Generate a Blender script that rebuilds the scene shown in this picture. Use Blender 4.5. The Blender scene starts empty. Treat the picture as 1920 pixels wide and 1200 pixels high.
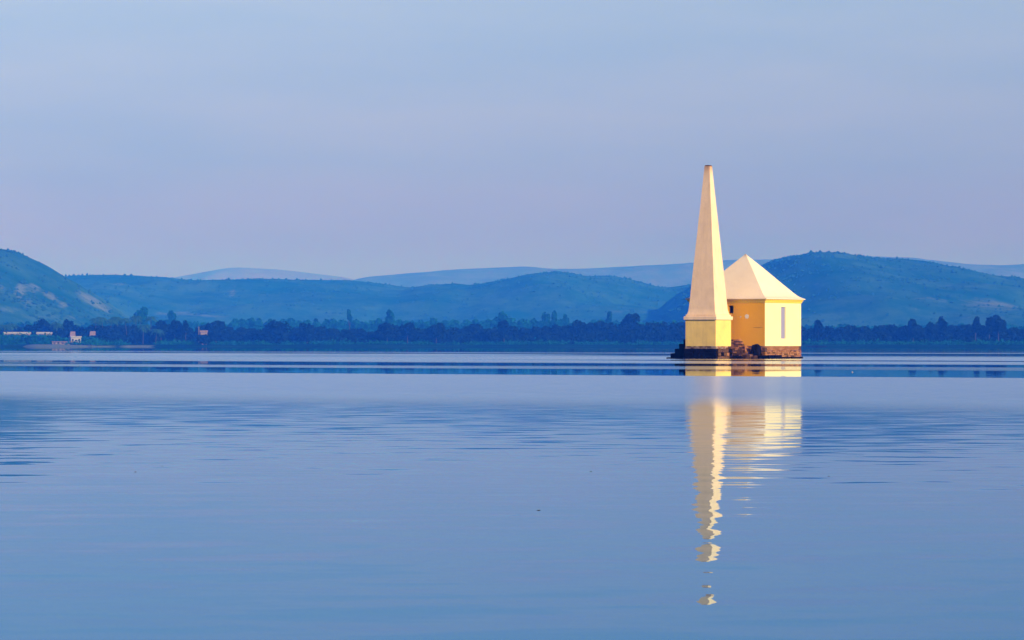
import bpy, bmesh, math, random
import numpy as np
from mathutils import Vector, Matrix

# ------------------------------------------------------------------ camera, sky, sun, exposure
F, HY, CAMH = 7500.0, 646.0, 0.883          # focal length in photo pixels, horizon row, eye height over the water
S = bpy.context.scene
COL = S.collection
cam = bpy.data.cameras.new("camera")
cam.lens = F / 1920 * 36.0
cam.sensor_width = 36.0
cam.shift_y = (HY - 600) / 1920
cam.clip_start = 0.5
cam.clip_end = 60000
camo = bpy.data.objects.new("camera", cam)
COL.objects.link(camo)
camo.location = (0, 0, CAMH)
camo.rotation_euler = (math.radians(90), 0, 0)
S.camera = camo

SUN_AZ = math.radians(42)                   # from straight behind the camera towards the right
SUN_EL = math.radians(20)
to_sun = Vector((math.sin(SUN_AZ) * math.cos(SUN_EL), -math.cos(SUN_AZ) * math.cos(SUN_EL), math.sin(SUN_EL)))
sun = bpy.data.lights.new("sun", 'SUN')
sun.energy = 4.8
sun.angle = math.radians(0.5)
sun.color = (1.0, 0.84, 0.64)
suno = bpy.data.objects.new("sun", sun)
COL.objects.link(suno)
suno.rotation_euler = to_sun.to_track_quat('Z', 'Y').to_euler()

W = bpy.data.worlds.new("World")
S.world = W
W.use_nodes = True
wn, wl = W.node_tree.nodes, W.node_tree.links
wn.clear()
wout = wn.new('ShaderNodeOutputWorld')
wbg = wn.new('ShaderNodeBackground')
wbg.inputs['Strength'].default_value = 0.075
wl.new(wbg.outputs[0], wout.inputs['Surface'])
sky = wn.new('ShaderNodeTexSky')
sky.sky_type = 'NISHITA'
sky.sun_disc = False
sky.sun_elevation = SUN_EL
sky.sun_rotation = math.atan2(to_sun.x, to_sun.y)
sky.air_density = 1.0
sky.dust_density = 0.6
sky.ozone_density = 3.0
# thin stratus veils: very wide, very low contrast
wtc = wn.new('ShaderNodeTexCoord')
wmp = wn.new('ShaderNodeMapping')
wmp.inputs['Scale'].default_value = (8.0, 8.0, 48.0)
wl.new(wtc.outputs['Generated'], wmp.inputs['Vector'])
wno = wn.new('ShaderNodeTexNoise')
wno.inputs['Scale'].default_value = 1.0
wno.inputs['Detail'].default_value = 4.0
wno.inputs['Roughness'].default_value = 0.55
wl.new(wmp.outputs[0], wno.inputs['Vector'])
wramp = wn.new('ShaderNodeValToRGB')
wramp.color_ramp.elements[0].position = 0.30
wramp.color_ramp.elements[0].color = (1.02, 1.09, 1.98, 1)
wramp.color_ramp.elements[1].position = 0.72
wramp.color_ramp.elements[1].color = (1.26, 1.20, 2.00, 1)
wl.new(wno.outputs['Fac'], wramp.inputs['Fac'])
wmul = wn.new('ShaderNodeMix')
wmul.data_type = 'RGBA'
wmul.blend_type = 'MULTIPLY'
wmul.inputs['Factor'].default_value = 1.0
wl.new(sky.outputs[0], wmul.inputs['A'])
wl.new(wramp.outputs[0], wmul.inputs['B'])
# added sky tint by height, darkened overhead to cut blue fill on the walls
wsep = wn.new('ShaderNodeSeparateXYZ')
wl.new(wtc.outputs['Generated'], wsep.inputs[0])
wz_ = wn.new('ShaderNodeValToRGB')
while len(wz_.color_ramp.elements) < 5: wz_.color_ramp.elements.new(0.5)
for e, (p, c) in zip(wz_.color_ramp.elements, ((0.0, (0.54, 0.33, 0.62)), (0.022, (0.58, 0.40, 0.66)), (0.046, (0.67, 0.60, 0.72)), (0.085, (0.96, 0.85, 0.74)), (0.40, (0.38, 0.38, 0.38)))):
    e.position = p
    e.color = (*c, 1)
wl.new(wsep.outputs['Z'], wz_.inputs['Fac'])
wm2 = wn.new('ShaderNodeMix')
wm2.data_type = 'RGBA'
wm2.blend_type = 'MULTIPLY'
wm2.inputs['Factor'].default_value = 1.0
wl.new(wmul.outputs['Result'], wm2.inputs['A'])
wl.new(wz_.outputs[0], wm2.inputs['B'])
wl.new(wm2.outputs['Result'], wbg.inputs['Color'])

S.view_settings.view_transform = 'Standard'
S.view_settings.look = 'None'
S.view_settings.exposure = 0.3
S.view_settings.gamma = 1.0
S.render.engine = 'CYCLES'
S.cycles.use_denoising = True
S.cycles.volume_bounces = 1
S.cycles.max_bounces = 8
S.cycles.sample_clamp_indirect = 10

rnd = random.Random(7)
nr = np.random.default_rng(11)

# ------------------------------------------------------------------ helpers
def wx(px, Y):
    return (px - 960.0) * Y / F

def wz(py, Y):
    return CAMH + (HY - py) * Y / F

def tag(o, label=None, cat=None, group=None, kind=None):
    if label: o['label'] = label
    if cat: o['category'] = cat
    if group: o['group'] = group
    if kind: o['kind'] = kind
    return o

def empty(name, loc, rz=0.0):
    o = bpy.data.objects.new(name, None)
    o.empty_display_size = 0.5
    COL.objects.link(o)
    o.location = loc
    o.rotation_euler = (0, 0, rz)
    return o

def mesh_obj(name, verts, faces, mats, parent=None, mi=None, smooth=False):
    me = bpy.data.meshes.new(name)
    me.from_pydata([tuple(v) for v in verts], [], [tuple(int(i) for i in f) for f in faces])
    for m in (mats if isinstance(mats, (list, tuple)) else [mats]):
        me.materials.append(m)
    if mi is not None:
        me.polygons.foreach_set('material_index', np.asarray(mi, dtype=np.int32))
    if smooth:
        me.polygons.foreach_set('use_smooth', np.ones(len(me.polygons), dtype=bool))
    me.update()
    o = bpy.data.objects.new(name, me)
    COL.objects.link(o)
    if parent: o.parent = parent
    return o

class MB:
    """collects shapes into one mesh"""
    def __init__(s):
        s.v, s.f, s.m = [], [], []
    def add(s, v, f, m=0):
        b = len(s.v)
        s.v += [tuple(p) for p in v]
        s.f += [tuple(b + i for i in q) for q in f]
        s.m += [m] * len(f)
    def box(s, x0, x1, y0, y1, z0, z1, m=0, jit=0.0, rz=0.0):
        cx, cy = (x0 + x1) / 2, (y0 + y1) / 2
        v = []
        for z in (z0, z1):
            for (x, y) in ((x0, y0), (x1, y0), (x1, y1), (x0, y1)):
                dx, dy = x - cx, y - cy
                X = cx + dx * math.cos(rz) - dy * math.sin(rz)
                Y = cy + dx * math.sin(rz) + dy * math.cos(rz)
                v.append((X + rnd.uniform(-jit, jit), Y + rnd.uniform(-jit, jit), z + rnd.uniform(-jit, jit)))
        s.add(v, [(0, 3, 2, 1), (4, 5, 6, 7), (0, 1, 5, 4), (1, 2, 6, 5), (2, 3, 7, 6), (3, 0, 4, 7)], m)
    def rings(s, prof, m=0, cap=True):
        """square rings (half width, z) from the bottom up"""
        v, f = [], []
        for (w, z) in prof:
            v += [(w, -w, z), (w, w, z), (-w, w, z), (-w, -w, z)]
        for i in range(len(prof) - 1):
            a, b = i * 4, i * 4 + 4
            for k in range(4):
                f.append((a + k, a + (k + 1) % 4, b + (k + 1) % 4, b + k))
        if cap:
            n = len(prof) * 4
            f.append((3, 2, 1, 0))
            f.append((n - 4, n - 3, n - 2, n - 1))
        s.add(v, f, m)
    def build(s, name, mats, parent=None, bevel=0.0, smooth=False):
        o = mesh_obj(name, s.v, s.f, mats, parent, s.m, smooth)
        if bevel:
            md = o.modifiers.new('bevel', 'BEVEL')
            md.width = bevel
            md.segments = 2
            md.limit_method = 'ANGLE'
            md.angle_limit = math.radians(35)
        return o

def lattice(seed):
    return np.random.default_rng(seed).random((256, 256))
def vnoise(x, y, L):
    xi, yi = np.floor(x).astype(int), np.floor(y).astype(int)
    fx, fy = x - xi, y - yi
    fx, fy = fx * fx * (3 - 2 * fx), fy * fy * (3 - 2 * fy)
    g = lambda a, b: L[a % 256, b % 256]
    return (g(xi, yi) * (1 - fx) + g(xi + 1, yi) * fx) * (1 - fy) + (g(xi, yi + 1) * (1 - fx) + g(xi + 1, yi + 1) * fx) * fy
def fbm(x, y, seed, oct=5):
    L = lattice(seed)
    t, a, s = 0, 0.5, 0
    for k in range(oct):
        t = t + a * vnoise(x * 2 ** k + 17.3 * k, y * 2 ** k + 5.1 * k, L)
        s += a
        a *= 0.5
    return t / s - 0.5

# ------------------------------------------------------------------ materials
class NT:
    def __init__(s, name):
        s.mat = bpy.data.materials.new(name)
        s.mat.use_nodes = True
        s.t = s.mat.node_tree
        s.t.nodes.clear()
        s.out = s.n('ShaderNodeOutputMaterial')
    def n(s, kind, **kw):
        nd = s.t.nodes.new(kind)
        for k, v in kw.items():
            if hasattr(nd, k): setattr(nd, k, v)
            else: nd.inputs[k].default_value = v
        return nd
    def l(s, a, b):
        s.t.links.new(a, b)
    def math(s, op, a, b=None, c=None, clamp=False):
        nd = s.n('ShaderNodeMath', operation=op, use_clamp=clamp)
        for i, q in enumerate((a, b, c)):
            if q is None: continue
            if isinstance(q, (int, float)): nd.inputs[i].default_value = q
            else: s.l(q, nd.inputs[i])
        return nd.outputs[0]
    def ramp(s, fac, stops, interp='LINEAR'):
        r = s.n('ShaderNodeValToRGB')
        cr = r.color_ramp
        cr.interpolation = interp
        while len(cr.elements) < len(stops): cr.elements.new(0.5)
        for e, (p, c) in zip(cr.elements, stops):
            e.position = p
            e.color = (c, c, c, 1) if isinstance(c, (int, float)) else (*c, 1)
        s.l(fac, r.inputs[0])
        return r.outputs[0]
    def noise(s, vec, scale, detail=3, rough=0.5, dist=0.0, out='Fac'):
        nd = s.n('ShaderNodeTexNoise')
        nd.inputs['Scale'].default_value = scale
        nd.inputs['Detail'].default_value = detail
        nd.inputs['Roughness'].default_value = rough
        nd.inputs['Distortion'].default_value = dist
        s.l(vec, nd.inputs['Vector'])
        return nd.outputs[out]
    def scaled(s, vec, sc, loc=(0, 0, 0)):
        m = s.n('ShaderNodeMapping')
        m.inputs['Scale'].default_value = sc
        m.inputs['Location'].default_value = loc
        s.l(vec, m.inputs['Vector'])
        return m.outputs[0]
    def mix(s, fac, a, b, blend='MIX'):
        m = s.n('ShaderNodeMix', data_type='RGBA', blend_type=blend)
        for q, k in ((fac, 'Factor'), (a, 'A'), (b, 'B')):
            if isinstance(q, (int, float)): m.inputs[k].default_value = q
            elif isinstance(q, tuple): m.inputs[k].default_value = (*q, 1)
            else: s.l(q, m.inputs[k])
        return m.outputs['Result']

def plaster(name, base, dark, streak=0.35, speck=0.3, top_stain=None, bump=0.02):
    """painted lime plaster: blotches, vertical runs, fine grain"""
    T = NT(name)
    co = T.n('ShaderNodeTexCoord').outputs['Object']
    a = T.ramp(T.noise(co, 1.3, 5, 0.6), [(0.40, 0.0), (0.75, 1.0)])
    runs = T.ramp(T.noise(T.scaled(co, (5.0, 5.0, 0.5)), 1.0, 4, 0.6), [(0.50, 0.0), (0.78, 1.0)])
    sp = T.ramp(T.noise(co, 14.0, 3, 0.7), [(0.60, 0.0), (0.75, 1.0)])
    c = T.mix(T.math('MULTIPLY', a, streak), base, dark)
    c = T.mix(T.math('MULTIPLY', runs, streak), c, dark)
    c = T.mix(T.math('MULTIPLY', sp, speck), c, tuple(x * 0.55 for x in dark))
    if top_stain:
        z0, z1, colr = top_stain
        sep = T.n('ShaderNodeSeparateXYZ')
        T.l(co, sep.inputs[0])
        g = T.math('DIVIDE', T.math('SUBTRACT', sep.outputs['Z'], z0), z1 - z0, clamp=True)
        st = T.noise(T.scaled(co, (16, 16, 0.7)), 1.0, 3, 0.6)
        g = T.math('MULTIPLY', T.math('POWER', g, 2.0), T.ramp(st, [(0.30, 0.0), (0.55, 1.0)]))
        c = T.mix(g, c, colr)
    b = T.n('ShaderNodeBsdfPrincipled', Roughness=0.9)
    b.inputs['Specular IOR Level'].default_value = 0.08
    T.l(c, b.inputs['Base Color'])
    bp = T.n('ShaderNodeBump', Strength=0.4, Distance=bump)
    T.l(T.noise(co, 7.0, 5, 0.65), bp.inputs['Height'])
    T.l(bp.outputs[0], b.inputs['Normal'])
    T.l(b.outputs[0], T.out.inputs[0])
    return T.mat

def rocky(name, c1, c2, c3, scale=3.0, rough=0.9):
    T = NT(name)
    co = T.n('ShaderNodeTexCoord').outputs['Object']
    c = T.mix(T.ramp(T.noise(co, scale, 5, 0.6), [(0.35, 0.0), (0.65, 1.0)]), c1, c2)
    c = T.mix(T.ramp(T.noise(co, scale * 2.7, 4, 0.6), [(0.55, 0.0), (0.70, 1.0)]), c, c3)
    b = T.n('ShaderNodeBsdfPrincipled', Roughness=rough)
    b.inputs['Specular IOR Level'].default_value = 0.03
    T.l(c, b.inputs['Base Color'])
    bp = T.n('ShaderNodeBump', Strength=0.8, Distance=0.05)
    T.l(T.noise(co, scale * 3, 5, 0.7), bp.inputs['Height'])
    T.l(bp.outputs[0], b.inputs['Normal'])
    T.l(b.outputs[0], T.out.inputs[0])
    return T.mat

def foliage(name, c1, c2, c3, scale=0.22):
    T = NT(name)
    g = T.n('ShaderNodeNewGeometry')
    c = T.mix(T.ramp(T.noise(g.outputs['Position'], scale, 3, 0.6), [(0.38, 0.0), (0.62, 1.0)]), c1, c2)
    c = T.mix(T.ramp(T.noise(g.outputs['Position'], scale * 5, 2, 0.6), [(0.52, 0.0), (0.70, 1.0)]), c, c3)
    d = T.n('ShaderNodeBsdfDiffuse')
    T.l(c, d.inputs['Color'])
    tr = T.n('ShaderNodeBsdfTranslucent')
    T.l(c, tr.inputs['Color'])
    ms = T.n('ShaderNodeMixShader', Fac=0.2)
    T.l(d.outputs[0], ms.inputs[1])
    T.l(tr.outputs[0], ms.inputs[2])
    T.l(ms.outputs[0], T.out.inputs[0])
    return T.mat

def plain(name, c, rough=0.8, var=0.25, scale=2.0):
    T = NT(name)
    co = T.n('ShaderNodeTexCoord').outputs['Object']
    col = T.mix(T.ramp(T.noise(co, scale, 4, 0.6), [(0.35, 0.0), (0.7, 1.0)]), c, tuple(x * (1 - var) for x in c))
    b = T.n('ShaderNodeBsdfPrincipled', Roughness=rough)
    b.inputs['Specular IOR Level'].default_value = 0.03
    T.l(col, b.inputs['Base Color'])
    T.l(b.outputs[0], T.out.inputs[0])
    return T.mat

M = {}
M['cream'] = plaster('cream_plaster', (0.91, 0.65, 0.44), (0.66, 0.45, 0.29), 0.5, 0.35, top_stain=(11.2, 12.07, (0.30, 0.10, 0.03)))
M['roof'] = plaster('pale_roof_plaster', (0.88, 0.73, 0.58), (0.80, 0.63, 0.48), 0.45, 0.35, top_stain=(6.30, 6.60, (0.30, 0.20, 0.12)))
M['plinth'] = plaster('yellow_plinth_paint', (0.90, 0.62, 0.19), (0.64, 0.42, 0.14), 0.6, 0.35)
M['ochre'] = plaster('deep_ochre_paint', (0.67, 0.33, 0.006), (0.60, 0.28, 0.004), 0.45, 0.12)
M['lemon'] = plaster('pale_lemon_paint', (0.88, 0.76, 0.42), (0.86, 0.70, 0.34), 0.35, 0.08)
M['frieze'] = plaster('bright_yellow_paint', (0.88, 0.60, 0.08), (0.80, 0.50, 0.05), 0.3, 0.1)
M['lilac'] = plaster('grey_lime_render', (0.28, 0.27, 0.42), (0.24, 0.23, 0.37), 0.3, 0.1)
M['wornpatch'] = plain('bare_lime_patch', (0.60, 0.56, 0.58))
M['crack'] = plain('cracked_paint', (0.30, 0.13, 0.01))
M['dark'] = plain('dark_interior', (0.015, 0.014, 0.013))
M['rust'] = plain('rusty_cap', (0.10, 0.045, 0.02))
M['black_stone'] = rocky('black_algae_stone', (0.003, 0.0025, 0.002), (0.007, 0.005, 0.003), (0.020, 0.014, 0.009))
M['brick'] = rocky('weathered_brick', (0.28, 0.11, 0.04), (0.40, 0.19, 0.08), (0.09, 0.035, 0.014), 2.2)
M['brick_pale'] = rocky('mortared_brick', (0.40, 0.19, 0.08), (0.25, 0.10, 0.04), (0.58, 0.36, 0.22), 2.6)
M['brick_dark'] = rocky('sooty_brick', (0.09, 0.045, 0.022), (0.16, 0.08, 0.04), (0.035, 0.02, 0.012), 2.6)
M['mortar'] = rocky('eroded_mortar', (0.46, 0.33, 0.28), (0.34, 0.22, 0.17), (0.14, 0.08, 0.06), 2.2)
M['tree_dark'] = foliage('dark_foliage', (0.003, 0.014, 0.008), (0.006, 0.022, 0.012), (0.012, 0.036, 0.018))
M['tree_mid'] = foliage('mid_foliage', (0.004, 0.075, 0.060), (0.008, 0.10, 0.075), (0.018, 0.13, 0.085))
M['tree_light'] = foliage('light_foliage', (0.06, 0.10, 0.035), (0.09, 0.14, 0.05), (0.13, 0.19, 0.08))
M['scrub'] = foliage('dry_scrub', (0.008, 0.062, 0.042), (0.020, 0.085, 0.055), (0.030, 0.11, 0.070))
M['palm_leaf'] = foliage('palm_fronds', (0.010, 0.070, 0.045), (0.025, 0.11, 0.065), (0.09, 0.22, 0.12), 0.8)
M['bark'] = plain('bark', (0.045, 0.05, 0.04))
M['white_wall'] = plain('whitewash', (0.34, 0.35, 0.36))
M['pink_wall'] = plain('pink_wash', (0.26, 0.22, 0.21))
M['tile'] = plain('tiled_roof', (0.24, 0.18, 0.17))
M['glass_dark'] = plain('dark_opening', (0.03, 0.03, 0.035))

# ------------------------------------------------------------------ haze: one even box of air round everything
def haze_box():
    mb = MB()
    mb.box(-9000, 9000, -600, 13200, -3.0, 262.0)
    T = NT('haze_air')
    v = T.n('ShaderNodeVolumePrincipled')
    v.inputs['Color'].default_value = (0.012, 0.135, 1.0, 1)
    v.inputs['Absorption Color'].default_value = (1, 0.95, 1, 1)
    v.inputs['Density'].default_value = 0.00034
    v.inputs['Anisotropy'].default_value = -0.25
    T.l(v.outputs[0], T.out.inputs['Volume'])
    o = mb.build('haze', T.mat)
    tag(o, kind='stuff')
haze_box()

# ------------------------------------------------------------------ water
def water_material():
    T = NT('lake_water')
    geo = T.n('ShaderNodeNewGeometry')
    P = geo.outputs['Position']
    sep = T.n('ShaderNodeSeparateXYZ')
    T.l(P, sep.inputs[0])
    X, Y = sep.outputs['X'], sep.outputs['Y']
    # distance along the lake, slightly skewed (breeze patches run across at a slant), as 1/distance
    wob = T.math('SUBTRACT', T.noise(T.scaled(P, (0.05, 0.004, 1)), 1.0, 2, 0.5), 0.5)
    Yt = T.math('ADD', Y, T.math('MULTIPLY', X, 0.88))
    q = T.math('DIVIDE', 6625.0, T.math('MAXIMUM', Yt, 5.0))
    v = T.math('ADD', q, T.math('MULTIPLY', wob, 1.2))
    v100 = T.math('DIVIDE', v, 100.0, clamp=True)
    # catspaws on the far half of the lake
    farl = T.ramp(v100, [(0.0, 0.0), (0.140, 0.0), (0.143, 0.5), (0.153, 0.5), (0.157, 0.08), (0.172, 0.08), (0.180, 0.85),
                         (0.235, 0.6), (0.25, 0.85), (0.330, 0.8), (0.336, 0.03), (0.400, 0.03), (0.408, 0.75), (0.450, 0.75),
                         (0.458, 0.02), (0.562, 0.0), (0.568, 1.0), (1.0, 1.0)])
    farr = T.ramp(v100, [(0.0, 0.0), (0.070, 0.0), (0.080, 0.14), (0.145, 0.12), (0.155, 0.35), (0.165, 0.10), (0.192, 0.10),
                         (0.196, 0.4), (0.202, 0.15), (0.213, 0.15), (0.218, 0.8), (0.274, 0.85), (0.280, 0.03), (0.291, 0.03), (0.296, 0.75),
                         (0.335, 0.75), (0.341, 0.04), (0.385, 0.04), (0.392, 0.42), (0.440, 0.35), (0.450, 0.02), (0.562, 0.0), (0.568, 1.0), (1.0, 1.0)])
    lr = T.math('DIVIDE', T.math('ADD', X, 6.0), 16.0, clamp=True)
    far = T.math('ADD', T.math('MULTIPLY', farl, T.math('SUBTRACT', 1.0, lr)), T.math('MULTIPLY', farr, lr))
    # finer lines that come and go sideways
    ln = T.noise(T.scaled(P, (0.012, 0.0, 0), (3.1, 0, 0)), 1.0, 2, 0.5)
    comb = T.n('ShaderNodeCombineXYZ')
    T.l(T.math('MULTIPLY', q, 0.55), comb.inputs[0])
    T.l(T.math('MULTIPLY', X, 0.010), comb.inputs[1])
    fine = T.ramp(T.noise(comb.outputs[0], 1.0, 2, 0.5), [(0.52, 0.0), (0.62, 0.6)])
    band = T.ramp(v100, [(0.0, 0.0), (0.12, 0.0), (0.13, 1.0), (0.36, 0.7), (0.42, 0.0), (1.0, 0.0)])
    side = T.ramp(T.noise(T.scaled(P, (0.02, 0.002, 1), (7.7, 1.3, 0)), 1.0, 2, 0.5), [(0.35, 0.55), (0.6, 1.0)])
    isnear = T.ramp(v100, [(0.0, 0.0), (0.55, 0.0), (0.56, 1.0), (1.0, 1.0)])
    farm = T.math('MAXIMUM', T.math('MULTIPLY', far, T.math('MAXIMUM', side, isnear)), T.math('MULTIPLY', fine, band))
    # ruffled strip fades out towards the viewer
    v500 = T.math('DIVIDE', v, 600.0, clamp=True)
    fade = T.ramp(v500, [(0.0, 1.0), (0.150, 1.0), (0.188, 0.40), (0.206, 0.26), (0.26, 0.19), (0.36, 0.10), (0.45, 0.04), (1.0, 0.03)])
    rgh = T.math('MULTIPLY', farm, fade)
    rough = T.math('ADD', 0.012, T.math('MULTIPLY', rgh, 0.17))
    # ripples: two sizes of slope noise, crests lying across the view
    amp = T.ramp(v500, [(0.0, 0.0), (0.08, 0.0), (0.094, 0.6), (0.20, 0.45), (0.30, 0.6), (0.45, 1.0), (0.60, 2.0), (0.80, 3.0), (1.0, 2.0)])
    n1 = T.n('ShaderNodeTexNoise'); n1.inputs['Scale'].default_value = 1.0; n1.inputs['Detail'].default_value = 3.0
    T.l(T.scaled(P, (1.1, 1.5, 1), (3.3, 1.7, 0)), n1.inputs['Vector'])
    n2 = T.n('ShaderNodeTexNoise'); n2.inputs['Scale'].default_value = 1.0; n2.inputs['Detail'].default_value = 2.0
    T.l(T.scaled(P, (1.3, 2.4, 1), (9, 4, 0)), n2.inputs['Vector'])
    s1 = T.n('ShaderNodeSeparateColor'); T.l(n1.outputs['Color'], s1.inputs[0])
    s2 = T.n('ShaderNodeSeparateColor'); T.l(n2.outputs['Color'], s2.inputs[0])
    c = lambda k: T.math('SUBTRACT', k, 0.5)
    w2 = T.ramp(v500, [(0.0, 0.0), (0.10, 0.0), (0.15, 0.016), (0.22, 0.022), (0.42, 0.022), (0.60, 0.012), (1.0, 0.008)])
    sy2 = T.math('MULTIPLY', c(s2.outputs[0]), w2)
    sy = T.math('MULTIPLY', c(s1.outputs[0]), 0.024)
    sx = T.math('ADD', T.math('MULTIPLY', c(s1.outputs[1]), 0.05), T.math('MULTIPLY', c(s2.outputs[1]), 0.05))
    # occasional steeper wavelets, in patches
    cr = T.ramp(T.noise(T.scaled(P, (0.9, 3.2, 1), (2, 8, 0)), 1.0, 2, 0.5), [(0.60, 0.0), (0.70, 1.0)])
    pt = T.ramp(T.noise(T.scaled(P, (0.16, 0.05, 1), (5, 2, 0)), 1.0, 2, 0.5), [(0.44, 0.0), (0.62, 1.0)])
    zone = T.ramp(v500, [(0.0, 0.0), (0.13, 0.0), (0.22, 0.8), (0.42, 0.9), (0.56, 0.1), (1.0, 0.05)])
    crest = T.math('MULTIPLY', T.math('MULTIPLY', cr, pt), zone)
    sy = T.math('SUBTRACT', T.math('MULTIPLY', sy, amp), T.math('MULTIPLY', crest, 0.018))
    sy = T.math('ADD', sy, sy2)
    sy = T.math('ADD', sy, T.ramp(v500, [(0.0, 0.0), (0.18, 0.0), (0.23, 0.0006), (0.38, 0.0008), (0.60, 0.0014), (0.8, 0.0024), (1.0, 0.0020)]))
    sx = T.math('MULTIPLY', sx, T.ramp(v500, [(0.0, 0.0), (0.09, 0.0), (0.2, 0.9), (0.5, 0.75), (1.0, 0.5)]))
    cn = T.n('ShaderNodeCombineXYZ')
    T.l(sx, cn.inputs[0]); T.l(sy, cn.inputs[1]); cn.inputs[2].default_value = 1.0
    nm = T.n('ShaderNodeVectorMath', operation='NORMALIZE')
    T.l(cn.outputs[0], nm.inputs[0])
    N = nm.outputs[0]
    fr = T.n('ShaderNodeFresnel', IOR=1.333)
    T.l(N, fr.inputs['Normal'])
    body = T.n('ShaderNodeBsdfDiffuse')
    body.inputs['Color'].default_value = (0.004, 0.045, 0.16, 1)
    gl = T.n('ShaderNodeBsdfAnisotropic' if False else 'ShaderNodeBsdfGlossy')
    T.l(T.ramp(fr.outputs[0], [(0.45, (0.22, 0.64, 0.97)), (0.80, (0.67, 0.86, 0.97)), (0.95, (0.92, 0.98, 1.0))]), gl.inputs['Color'])
    T.l(rough, gl.inputs['Roughness'])
    T.l(N, gl.inputs['Normal'])
    ms = T.n('ShaderNodeMixShader')
    T.l(fr.outputs[0], ms.inputs[0])
    T.l(body.outputs[0], ms.inputs[1])
    T.l(gl.outputs[0], ms.inputs[2])
    T.l(ms.outputs[0], T.out.inputs[0])
    return T.mat

wv, wf = [], []
for (x, y) in ((-2500, -400), (2500, -400), (2500, 2300), (-2500, 2300)):
    wv.append((x, y, 0.0))
tag(mesh_obj('lake_water', wv, [(0, 1, 2, 3)], water_material()), kind='structure')

# ------------------------------------------------------------------ ground: lake bed, shore and the plain behind it
def shore_y(px):
    return np.interp(px, [-900, 0, 60, 110, 190, 222, 232, 300, 420, 700, 1100, 1500, 1600, 1800, 2000, 2800],
                     [1560, 1600, 1620, 1560, 1590, 1640, 1660, 1650, 1665, 1670, 1668, 1650, 1640, 1600, 1590, 1560])

def ground():
    T = NT('shore_ground')
    g = T.n('ShaderNodeNewGeometry')
    P = g.outputs['Position']
    at = T.n('ShaderNodeAttribute', attribute_name='sand')
    grass = T.mix(T.ramp(T.noise(T.scaled(P, (0.03, 0.008, 1)), 1.0, 4, 0.6), [(0.4, 0.0), (0.65, 1.0)]), (0.003, 0.030, 0.024), (0.010, 0.055, 0.040))
    sandc = T.mix(T.noise(P, 0.2, 3, 0.6), (0.20, 0.25, 0.25), (0.12, 0.17, 0.18))
    c = T.mix(at.outputs['Fac'], grass, sandc)
    b = T.n('ShaderNodeBsdfDiffuse')
    T.l(c, b.inputs['Color'])
    T.l(b.outputs[0], T.out.inputs[0])
    xs = np.concatenate([np.linspace(-9000, -520, 26)[:-1], np.linspace(-520, 520, 420), np.linspace(520, 9000, 26)[1:]])
    rows = [-500, 600, 1200, 1500]
    off = [-30, -12, -5, 0, 4, 8, 14, 22, 34, 50, 80, 130, 220, 380, 650, 1000, 1600, 3000, 6000, 11300]
    hz = [-0.9, -0.5, -0.2, 0.05, 0.22, 0.42, 0.62, 0.8, 0.95, 1.1, 1.3, 1.6, 2.1, 2.9, 4.0, 5.0, 6, 6, 6, 6]
    V, sand = [], []
    for y in rows:
        for x in xs:
            V.append((x, y, -2.0)); sand.append(0)
    for o, h in zip(off, hz):
        for x in xs:
            sh = float(shore_y(960 + x * F / 1660)) + 8 * float(fbm(np.array(x / 40.0), np.array(0.3), 5, 4))
            n = float(fbm(np.array(x / 30.0), np.array(o / 30.0), 6, 4))
            z = h + (n * 0.7 * min(1, max(o, 0) / 15) if o < 900 else n * 3)
            V.append((x, min(sh + o, 12900), z))
            px = 960 + x * F / 1660
            s = 0.0
            if 70 < px < 196 and -6 < o < 45: s = 0.75
            if 234 < px < 292 and -6 < o < 9: s = 0.95
            if 196 <= px < 222 and -6 < o < 6: s = 0.7
            if o < -6: s = 0.3
            sand.append(s)
    nx = len(xs)
    ny = len(rows) + len(off)
    Fc = [(j * nx + i, j * nx + i + 1, (j + 1) * nx + i + 1, (j + 1) * nx + i) for j in range(ny - 1) for i in range(nx - 1)]
    o = mesh_obj('ground', V, Fc, T.mat, smooth=True)
    a = o.data.attributes.new('sand', 'FLOAT', 'POINT')
    a.data.foreach_set('value', np.asarray(sand, dtype=np.float32))
    tag(o, kind='structure')
ground()

# ------------------------------------------------------------------ hills
def hill_material(name, c1, c2, c3):
    T = NT(name)
    P = T.n('ShaderNodeNewGeometry').outputs['Position']
    at = T.n('ShaderNodeAttribute', attribute_name='bare')
    a = T.ramp(T.noise(P, 0.010, 5, 0.65), [(0.36, 0.0), (0.64, 1.0)])
    b = T.ramp(T.noise(T.scaled(P, (0.075, 0.02, 0.04)), 1.0, 5, 0.7), [(0.44, 0.0), (0.60, 1.0)])
    c = T.mix(a, c1, c2)
    c = T.mix(T.math('MULTIPLY', b, 0.6), c, c1)
    edge = T.math('ADD', at.outputs['Fac'], T.math('MULTIPLY', T.math('SUBTRACT', T.noise(P, 0.05, 4, 0.7), 0.5), 1.6))
    c = T.mix(T.ramp(edge, [(0.35, 0.0), (1.0, 0.9)]), c, c3)
    d = T.n('ShaderNodeBsdfDiffuse')
    T.l(c, d.inputs['Color'])
    T.l(d.outputs[0], T.out.inputs[0])
    return T.mat

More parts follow.
